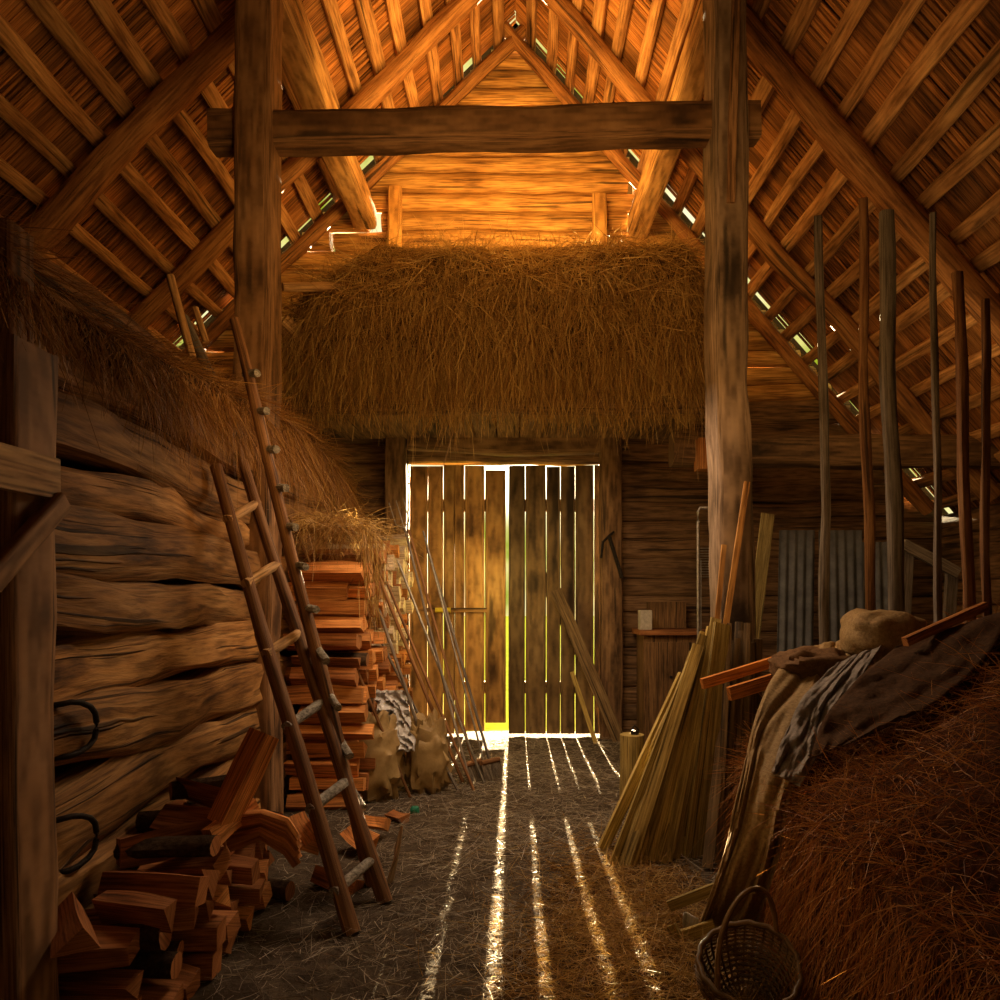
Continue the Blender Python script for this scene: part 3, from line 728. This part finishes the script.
# sticks on top of the mow
for p0, p1, Y, r, lab in (((192, 357), (169, 276), 3.75, .022, 'golden stick poking up out of the left hay'), ((206, 342), (195, 308), 3.8, .018, 'short stick stub beside the golden stick in the hay')):
    mb = MB(); mb.tube([at(*p0, Y), at(*p1, Y)], r, n=8, wob=.004, seg=.1); tag(mb.build('stick', 'purlin', origin=at(*p0, Y)), lab, 'stick')
mb = MB(); mb.tube([at(184, 318, 4.2), at(238, 436, 3.95)], .03, n=9, wob=.004, seg=.1); tag(mb.build('stick', 'greypole', origin=at(184, 318, 4.2)), 'grey pole sloping down through the hay to the ladder head', 'stick')

# wall stuff right of the door
E = empty('cabinet', (1.62, 7.3, 0)); tag(E, 'low dark cupboard with a reddish top against the back wall', 'cabinet')
mb = MB(); mb.box((1.62, 7.33, .56), .62, .42, 1.12); part(mb, 'body', 'cabinet', E, smooth=False)
mb = MB(); mb.box((1.62, 7.3, 1.15), .72, .5, .05, None, 0, 0); part(mb, 'worktop', 'splitdark', E, smooth=False)
for sx in (-1, 1):
    mb = MB(); mb.box((1.62 + sx * .15, 7.11, .55), .27, .02, 1.0); d = part(mb, 'door', 'cabinet', E, smooth=False)
    mb = MB(); mb.tube([(1.62 + sx * .04, 7.10, .7), (1.62 + sx * .04, 7.07, .7)], .015, n=8); k_ = child(mb, 'knob', 'iron', d); k_.matrix_parent_inverse = Matrix.Translation(-E.location)
mb = MB(); mb.box((1.345, 7.25, 1.275), .12, .14, .2); o = mb.build('tin_box', 'white', smooth=False, origin=(1.345, 7.25, 1.275)); tag(o, 'small pale tin box standing on the cupboard top', 'box')
mb = MB(); mb.box((1.62, 7.5, 1.32), .4, .1, .28); tag(mb.build('wooden_box', 'cabinet', smooth=False, origin=(1.62, 7.5, 1.32)), 'dark wooden box at the back of the cupboard top', 'box')
a, b = at(609, 536, 7.35), at(622, 578, 7.35)
mb = MB(); mb.tube([at(601, 558, 7.35), at(603, 542, 7.35), a, at(614, 532, 7.37)], .014, n=8, seg=.05); mb.tube([a, b], .034, .02, n=8)
tag(mb.build('hanging_hook', 'iron', origin=a), 'dark hooked iron tool hanging on the right door post', 'tool')
mb = MB(); Yf = 5.5
mb.tube([(at(699, 720, Yf).x, Yf, 0), at(698, 512, Yf), at(700, 508, Yf), at(715, 508, Yf)], .012, n=8, seg=.08); mb.tube([at(701, 720, Yf), at(701, 560, Yf)], .005, n=6, seg=.1)
tag(mb.build('bent_tube', 'steel', origin=at(699, 720, Yf)), 'bent thin metal tube standing upright before the cracked post', 'tube')
c = at(703, 562, 7.55); mb = MB()
for q in range(12): mb.tube([c + V((-.04, 0, -.16 + q * .028)), c + V((.08, 0, -.16 + q * .028))], .006, n=5)
mb.tube([c + V((-.045, 0, -.18)), c + V((-.045, 0, .17))], .009, n=6); mb.tube([c + V((.085, 0, -.18)), c + V((.085, 0, .17))], .009, n=6)
tag(mb.build('wire_grille', 'steel', origin=c), 'small wire grille hung on the log wall behind the bent tube', 'grille')
for p0, p1, Y, w, mat, lab, r3 in (((741, 735), (768, 514), 5.3, .1, 'slat', 'wide pale plank leaning to the right of the cracked post', .02),
                               ((722, 650), (747, 482), 4.28, .035, 'hewn', 'reddish narrow lath leaning against the cracked post', .02),
                               ((713, 660), (724, 545), 4.25, .03, 'hewn', 'short reddish lath in front of the cracked post', .02),
                               ((752, 690), (757, 560), 5.5, .08, 'hewn', 'dark plank standing behind the wide pale plank', .02)):
    a, b = at(*p0, Y), at(*p1, Y + .15); a = a + (a - b) * ((a.z - 0.0) / (b.z - a.z)) if a.z > 0 else a
    mb = MB(); board(mb, a, b, w, r3, (0, 1, 0)); tag(mb.build('plank', mat, smooth=False, origin=a), lab, 'plank')

# corrugated sheets and frame
def corr(px0, px1, pyt, Y, lab, tilt):
    a, b = at(px0, 0, Y).x, at(px1, 0, Y).x; zt = EYE + (HY - pyt) * Y / F
    def fn(u, v):
        x = a + (b - a) * u + tilt * v
        return (x, Y + .35 * v * .6 + .013 * math.sin(u * (b - a) / .085 * 6.28), zt * v - .0)
    mb = MB(); mb.grid(fn, 70, 6); tag(mb.build('corrugated_sheet', 'sheet', solid=.003, origin=((a + b) / 2, Y, 0)), lab, 'metal sheet', 'corrugated sheets at the back')
corr(775, 812, 528, 6.65, 'grey corrugated sheet leaning furthest left of the three', .12)
corr(822, 866, 528, 6.5, 'grey corrugated sheet in the middle, behind the poles', .06)
corr(868, 893, 540, 6.4, 'narrow grey corrugated sheet next to the grey trestle', .05)
E = empty('trestle', (3.5, 5.9, 0)); tag(E, 'small grey wooden trestle standing behind the hay on the right', 'trestle')
for p0, p1 in (((896, 775), (908, 546)), ((940, 775), (952, 568))):
    mb = MB(); board(mb, at(*p0, 5.9), at(*p1, 5.9), .09, .04, (0, 1, 0)); part(mb, 'leg', 'greypole', E, smooth=False)
mb = MB(); board(mb, at(903, 544, 5.86), at(958, 573, 5.86), .04, .09, (0, 0, 1)); part(mb, 'crossbar', 'greypole', E, smooth=False)

# tie beam in the right bay
timber('bay_beam', [(1.42, 6.35, 2.84), (4.6, 6.35, 2.83)], .24, .30, 'dimlog', 'long level beam crossing the right bay under the roof', 'beam', p=4, rn=.012, wob=.01)
mb = MB(); mb.box(at(706, 455, 6.2), .17, .16, .27); tag(mb.build('beam_end_block', 'split', smooth=False, origin=at(706, 455, 6.2)), 'squared reddish beam end beside the cracked post', 'beam')

# upright poles
for px, pt, pb, Y, r, dx, mat, lab in ((820, 216, 640, 5.05, .036, 5, 'greypole', 'leftmost crooked grey pole standing in the right bay'),
                                (861, 200, 640, 4.42, .033, 12, 'pole', 'tallest brown pole, second in the row in the right bay'),
                                (886, 212, 640, 4.1, .05, 14, 'greypole', 'wide grey split pole, third in the row in the right bay'),
                                (933, 213, 640, 3.66, .020, 6, 'greypole', 'thin dark pole, fourth in the row of uprights'),
                                (957, 273, 640, 3.46, .030, 14, 'pole', 'stout shorter pole, fifth in the row of uprights'),
                                (983, 300, 640, 3.3, .021, 8, 'pole', 'thin short pole at the right end of the row')):
    a = at(px + dx, pb, Y); a.z = 0; b = at(px - 1, pt, Y); m_ = (a + b) / 2 + V((.02, 0, 0))
    mb = MB(); mb.tube([a, m_, b], r, r * .7, up=(0, 1, 0), n=9, p=3, wob=.012, rn=.006, seg=.25, taper=.85); tag(mb.build('upright_pole', mat, origin=a), lab, 'pole', 'upright poles in the right bay')

# ---------------------------------------------------------------- bundle of slats
tops = [(686 + i * 2.3, 660 - min(38, i * 7) + R.uniform(-6, 8)) for i in range(22)]
for i in range(22):
    t = i / 21; bpx = 603 + 98 * t + R.uniform(-3, 3); bpy_ = 868 - 14 * t + R.uniform(-4, 4) - (22 if i < 2 else 0)
    a = onfloor(bpx, bpy_, .01); tp = (686 + 40 * t + R.uniform(-3, 3), 672 - 46 * min(1, t * 1.9) + R.uniform(-8, 10))
    if i % 5 == 3: tp = (tp[0] - 12, tp[1] + 95)
    b = at(tp[0], tp[1], 4.30 + R.uniform(-.08, .12))
    mb = MB(); board(mb, a, b, R.uniform(.035, .07), R.uniform(.015, .026), (R.uniform(-.5, .3), 1, 0))
    lab = 'long narrow wooden slat in the leaning bundle, ' + ('left edge' if i < 5 else 'left of its middle' if i < 11 else 'right of its middle' if i < 17 else 'right edge, by the cracked post')
    tag(mb.build('slat', 'slat', smooth=False, origin=a), lab, 'slat', 'bundle of leaning slats')
for i in range(9):
    a = onfloor(708 + i * 6 + R.uniform(-2, 2), 868 - i * 5, .01); b = at(724 + i * 4.5 + R.uniform(-5, 5), 640 + R.uniform(-20, 60), 4.3 + R.uniform(0, .1))
    mb = MB(); mb.tube([a, b], R.uniform(.018, .03), .012, n=8, wob=.012, rn=.004)
    tag(mb.build('bark_strip', 'doordark', origin=a), 'dark rough strip of wood leaning between the slats and the hay pile', 'strip', 'dark strips beside the slats')
c = onfloor(632, 803); mb = MB(); mb.tube([c, c + V((0, 0, .50))], .088, n=16, rn=.004, seg=.1); E = mb.build('wood_block', 'slat', origin=c)
tag(E, 'upright round chopping log standing just left of the slats', 'log')
mb = MB(); q = c + V((.02, 0, .50)); mb.tube([q, q + V((0, 0, .03))], .03, n=10); mb.tube([q + V((-.03, 0, .03)), q + V((0, 0, .065)), q + V((.03, 0, .03))], .006, n=6, seg=.02)
tag(mb.build('padlock', 'iron', origin=q), 'small dark padlock lying on the upright log', 'lock')
# planks leaning inside the right leaf
for p0, p1, Y, w, mat, lab in (((620, 738), (556, 590), 7.42, .13, 'doordark', 'wide dark plank leaning diagonally against the right door leaf'),
                         ((596, 742), (572, 672), 7.35, .045, 'slat', 'thin pale lath leaning at the foot of the right door leaf')):
    a = at(*p0, Y - .15); a.z = .0; mb = MB(); board(mb, a, at(*p1, Y + .1), w, .025, (0, 1, 0)); tag(mb.build('plank', mat, smooth=False, origin=a), lab, 'plank')

# ---------------------------------------------------------------- cloths and sack on the hay pile
def cloth(rows, fold, nf, seed, nu=70, nv=36):
    pts = [(at(a, b, Y), at(c, d, Y2)) for a, b, Y, c, d, Y2 in rows]
    n = len(pts) - 1
    def cat(p0, p1, p2, p3, t): return .5 * ((2 * p1) + (-p0 + p2) * t + (2 * p0 - 5 * p1 + 4 * p2 - p3) * t * t + (-p0 + 3 * p1 - 3 * p2 + p3) * t ** 3)
    def fn(u, v):
        t = u * n; i = min(int(t), n - 1); f = t - i; g = lambda j, s: pts[max(0, min(n, j))][s]
        A = cat(g(i - 1, 0), g(i, 0), g(i + 1, 0), g(i + 2, 0), f); B = cat(g(i - 1, 1), g(i, 1), g(i + 1, 1), g(i + 2, 1), f)
        p = A.lerp(B, v)
        w = v * nf + .35 * math.sin(u * 5 + seed) + 1.0 * noise.noise(V((u * 2.5, v * 2, seed)))
        d = fold * (math.sin(w * 2 * math.pi) * (.3 + .7 * abs(noise.noise(V((u * 2, v * 3, seed + 5)))) * 2) + .5 * math.sin(w * 4.3 * math.pi + 3 * u)) * (.5 + .5 * u) + .03 * noise.noise(V((u * 6, v * 4, seed))) + .012 * noise.noise(V((u * 19, v * 11, seed)))
        return p + V((-.45 * d, -d, .35 * d))
    mb = MB(); mb.grid(fn, nu, nv); return mb
mb = cloth([(795, 650, 3.75, 880, 632, 3.8), (770, 682, 3.45, 858, 690, 3.35), (752, 728, 3.12, 815, 745, 3.0), (741, 780, 2.92, 790, 800, 2.75), (727, 840, 2.8, 780, 852, 2.74), (712, 890, 2.84, 768, 895, 2.8), (698, 925, 3.0, 762, 928, 2.98)], .028, 3.2, 2)
tag(mb.build('burlap_cloth', 'burlap', solid=.005, origin=at(750, 800, 2.8)), 'long tan burlap cloth draped down the side of the hay pile', 'cloth')
mb = cloth([(838, 668, 3.45, 880, 652, 3.4), (806, 700, 3.22, 850, 700, 3.15), (785, 740, 3.02, 822, 752, 2.95), (772, 778, 2.86, 800, 792, 2.8)], .016, 2, 6, 50, 30)
for q in mb.v: q += V((-.02, -.05, .035))
tag(mb.build('grey_cloth', 'greycloth', solid=.005, origin=at(800, 740, 3)), 'rumpled greyish rag lying over the top of the burlap cloth', 'cloth')
lump('sack', at(880, 636, 3.55), .17, .20, .13, 'burlap', 'plump light brown sack lying on the crest of the hay pile', 'sack', .05, 4, 5)
lump('dark_sack', at(812, 672, 3.65), .20, .18, .12, 'burlapdark', 'dark slumped sack between the orange boards and pale sack', 'sack', .08, 4, 15)
mb = cloth([(895, 650, 3.3, 1010, 612, 3.2), (850, 690, 3.1, 985, 660, 2.95), (822, 725, 2.95, 935, 705, 2.8), (810, 762, 2.85, 860, 742, 2.75)], .012, 1.5, 9, 30, 20)
for q in mb.v: q += V((-.01, -.03, .02))
tag(mb.build('dark_cloth', 'burlapdk2', solid=.005, origin=at(900, 690, 3)), 'dark brown blanket spread on the hay behind the burlap', 'cloth')
for p0, p1, Y, w, mat, lab in (((702, 684), (795, 655), 3.9, .055, 'redboard', 'bright orange board end jutting left from under the sacks'),
                         ((729, 694), (800, 672), 3.8, .07, 'redboard', 'shorter orange board just below the bright one'),
                         ((905, 642), (985, 606), 3.3, .04, 'split', 'narrow brown board lying on the crest behind the pale sack')):
    mb = MB(); a, b = at(*p0, Y - .15), at(*p1, Y); board(mb, a, b, .03, w, (0, 0, 1)); tag(mb.build('board', mat, smooth=False, origin=a), lab, 'board')

# broken crate by the basket
E = empty('broken_crate', onfloor(690, 950)); tag(E, 'broken little crate of pale slats left of the wicker basket', 'crate')
for p0, p1, Y in (((669, 906), (716, 888), 3.1), ((676, 938), (715, 925), 2.95), ((671, 925), (690, 960), 2.95)):
    mb = MB(); board(mb, at(*p0, Y), at(*p1, Y - .05), .02, .045, (0, 0, 1)); part(mb, 'slat', 'slat', E, smooth=False)
mb = MB(); mb.grid(lambda u, v: at(683 + 14 * u, 915 + 22 * v, 3.0) + V((0, .03 * math.sin(u * 5), .01 * math.sin(v * 7))), 6, 6); part(mb, 'glow_patch', 'white', E, solid=.003)  # pale sheet standing in for a white glow among the slats

# ---------------------------------------------------------------- wicker basket
bc = V((at(747, 0, 2.44).x, 2.44, .0))
E = empty('wicker_basket', bc); tag(E, 'dark wicker basket with tall hoop handle on the floor', 'basket')
T = Matrix.Rotation(math.radians(30), 3, 'X') @ Matrix.Rotation(math.radians(-6), 3, 'Y')   # tipped toward the aisle
piv = bc + V((0, .0, .155))
def bk(r, th, z):   # basket space to the world
    return piv + T @ V((r * math.cos(th), r * .92 * math.sin(th), z))
def brad(z): s_ = (z + .15) / .25; return .085 + .085 * math.sin(min(1, s_) * math.pi * .62)
for nm, rows, rr in (('weave', 26, .0042),):
    mb = MB(); nr = 32
    for k_ in range(rows):
        z = -.15 + .235 * k_ / (rows - 1); pts = []
        for j in range(nr * 2 + 1):
            th = 2 * math.pi * j / (nr * 2); pts.append(bk(brad(z) + .006 * (1 if (j // 1 + k_) % 2 else -1) * (1 if j % 2 else .0), th, z + .012 * math.sin(th * 2)))
        mb.tube(pts, rr, n=5, seg=1, cap=False)
    part(mb, 'weave', 'wicker', E)
mb = MB()
for j in range(32):
    th = 2 * math.pi * j / 32; mb.tube([bk(.01, th, -.158)] + [bk(brad(z), th, z) for z in (-.15, -.1, -.05, 0, .05, .09)], .0042, n=5, seg=.1)
part(mb, 'ribs', 'wicker', E)
mb = MB(); mb.tube([bk(brad(.09) + .004 * math.sin(j * 2), 2 * math.pi * j / 48, .093 + .012 * math.sin(4 * math.pi * j / 48)) for j in range(49)], .0105, n=8, seg=1, cap=False); part(mb, 'rim', 'wicker', E)
mb = MB(); hp = []
for j in range(25):
    t = math.pi * j / 24; hp.append(piv + T @ V((-.125 * math.cos(t) , -.09 * math.cos(t), .09)) + V((-.012, .015, .235)) * math.sin(t) ** .75)
mb.tube(hp, .0095, n=8, seg=1); part(mb, 'handle', 'wicker', E)

# ---------------------------------------------------------------- world, sun, added fill lights
w = bpy.data.worlds.new('outdoors'); sc.world = w; w.use_nodes = True; nt = w.node_tree; L = nt.links
bg = nt.nodes['Background']; tc = N(nt, 'ShaderNodeTexCoord')
SUN = V((.0, 1, .196)).normalized()
dp = N(nt, 'ShaderNodeVectorMath', operation='DOT_PRODUCT'); dp.inputs[1].default_value = SUN; L.new(tc.outputs['Generated'], dp.inputs[0])
g1 = N(nt, 'ShaderNodeMapRange'); g1.inputs[1].default_value = .9955; g1.inputs[2].default_value = 1.0; L.new(dp.outputs['Value'], g1.inputs[0])
pw = N(nt, 'ShaderNodeMath', operation='POWER'); pw.inputs[1].default_value = 3; L.new(g1.outputs[0], pw.inputs[0])
nz = N(nt, 'ShaderNodeTexNoise'); nz.inputs['Scale'].default_value = 9; nz.inputs['Detail'].default_value = 5; L.new(tc.outputs['Generated'], nz.inputs['Vector'])
cr = ramp(nt, [(.38, (.45, .55, .03)), (.5, (1.1, 1.0, .30)), (.62, (1.5, 1.35, .8))]); L.new(nz.outputs[0], cr.inputs[0])
mx = N(nt, 'ShaderNodeMix', data_type='RGBA'); L.new(g1.outputs[0], mx.inputs[0]); L.new(cr.outputs[0], mx.inputs[6]); mx.inputs[7].default_value = (1, .93, .72, 1)
L.new(mx.outputs[2], bg.inputs[0])
st = N(nt, 'ShaderNodeMath', operation='MULTIPLY_ADD'); st.inputs[1].default_value = 14; st.inputs[2].default_value = .8
L.new(pw.outputs[0], st.inputs[0]); L.new(st.outputs[0], bg.inputs[1])

def lamp(kind, name, loc, e, col, size=.3, rot=None, **kw):
    l = bpy.data.lights.new(name, kind); l.energy = e; l.color = col
    if kind == 'POINT' or kind == 'SPOT': l.shadow_soft_size = size
    if kind == 'AREA': l.size = size
    if kind == 'SUN': l.angle = math.radians(.6)
    for k_, v_ in kw.items(): setattr(l, k_, v_)
    o = bpy.data.objects.new(name, l); o.location = loc
    if rot: o.rotation_euler = V(rot).to_track_quat('-Z', 'Y').to_euler()
    C.objects.link(o); return o
lamp('SUN', 'sun', (0, 20, 5), 110, (1, .76, .42), rot=-SUN)
OR = (1, .51, .11)
lamp('AREA', 'loft_fill', (-.1, 6.45, 4.75), 60, OR, 1.3, rot=(0, .45, 1))  # added fill behind the hay crest, warms the gable; no real source
lamp('POINT', 'roof_fill', (.0, 5.8, 5.0), 25, OR, .4)  # added fill for the roof slopes, no lamp hangs there
lamp('AREA', 'gable_fill', (.0, 5.1, 5.7), 60, OR, .9, rot=(0, 1, -.05))  # added fill aimed at the gable logs
lamp('AREA', 'barn_fill', (.1, 3.1, 3.1), 38, (1, .53, .16), 2.2, rot=(0, 1, .12))  # broad added fill facing the loft hay, posts and back wall
lamp('POINT', 'door_fill', (-.4, 6.6, 1.6), 20, (1, .70, .18), .3)  # added fill to brighten the door leaves from inside
lamp('POINT', 'gap_fill', (-.12, 7.2, 1.7), 5, (1, .72, .22), .12)  # small added fill for the bright strip beside the door gap
lamp('POINT', 'bay_fill', (2.9, 5.2, 3.0), 12, (1, .58, .2), .4)  # added fill that lifts the dark right bay
lamp('AREA', 'aisle_fill', (.1, 4.6, 2.9), 50, (1, .72, .46), 1.2, rot=(0, .0, -1))  # added fill shining down on the aisle floor, source invented
lamp('POINT', 'floor_fill', (.3, 2.3, .9), 4.5, (1, .58, .2), .4)  # added fill standing in for light bounced off the floor

# ---------------------------------------------------------------- camera
cam = bpy.data.cameras.new('camera'); co = bpy.data.objects.new('camera', cam); C.objects.link(co)
co.location = (0, 0, EYE); co.rotation_euler = (math.pi / 2, 0, 0)
cam.sensor_width = 36; cam.lens = F / 1000 * 36; cam.shift_x = -.015; cam.shift_y = .1; cam.clip_start = .05
sc.camera = co
vs = sc.view_settings; vs.view_transform = 'Standard'; vs.look = 'None'; vs.exposure = 0; vs.gamma = 1; vs.use_curve_mapping = False
sc.cycles.max_bounces = 5; sc.cycles.diffuse_bounces = 3; sc.cycles.sample_clamp_indirect = 6
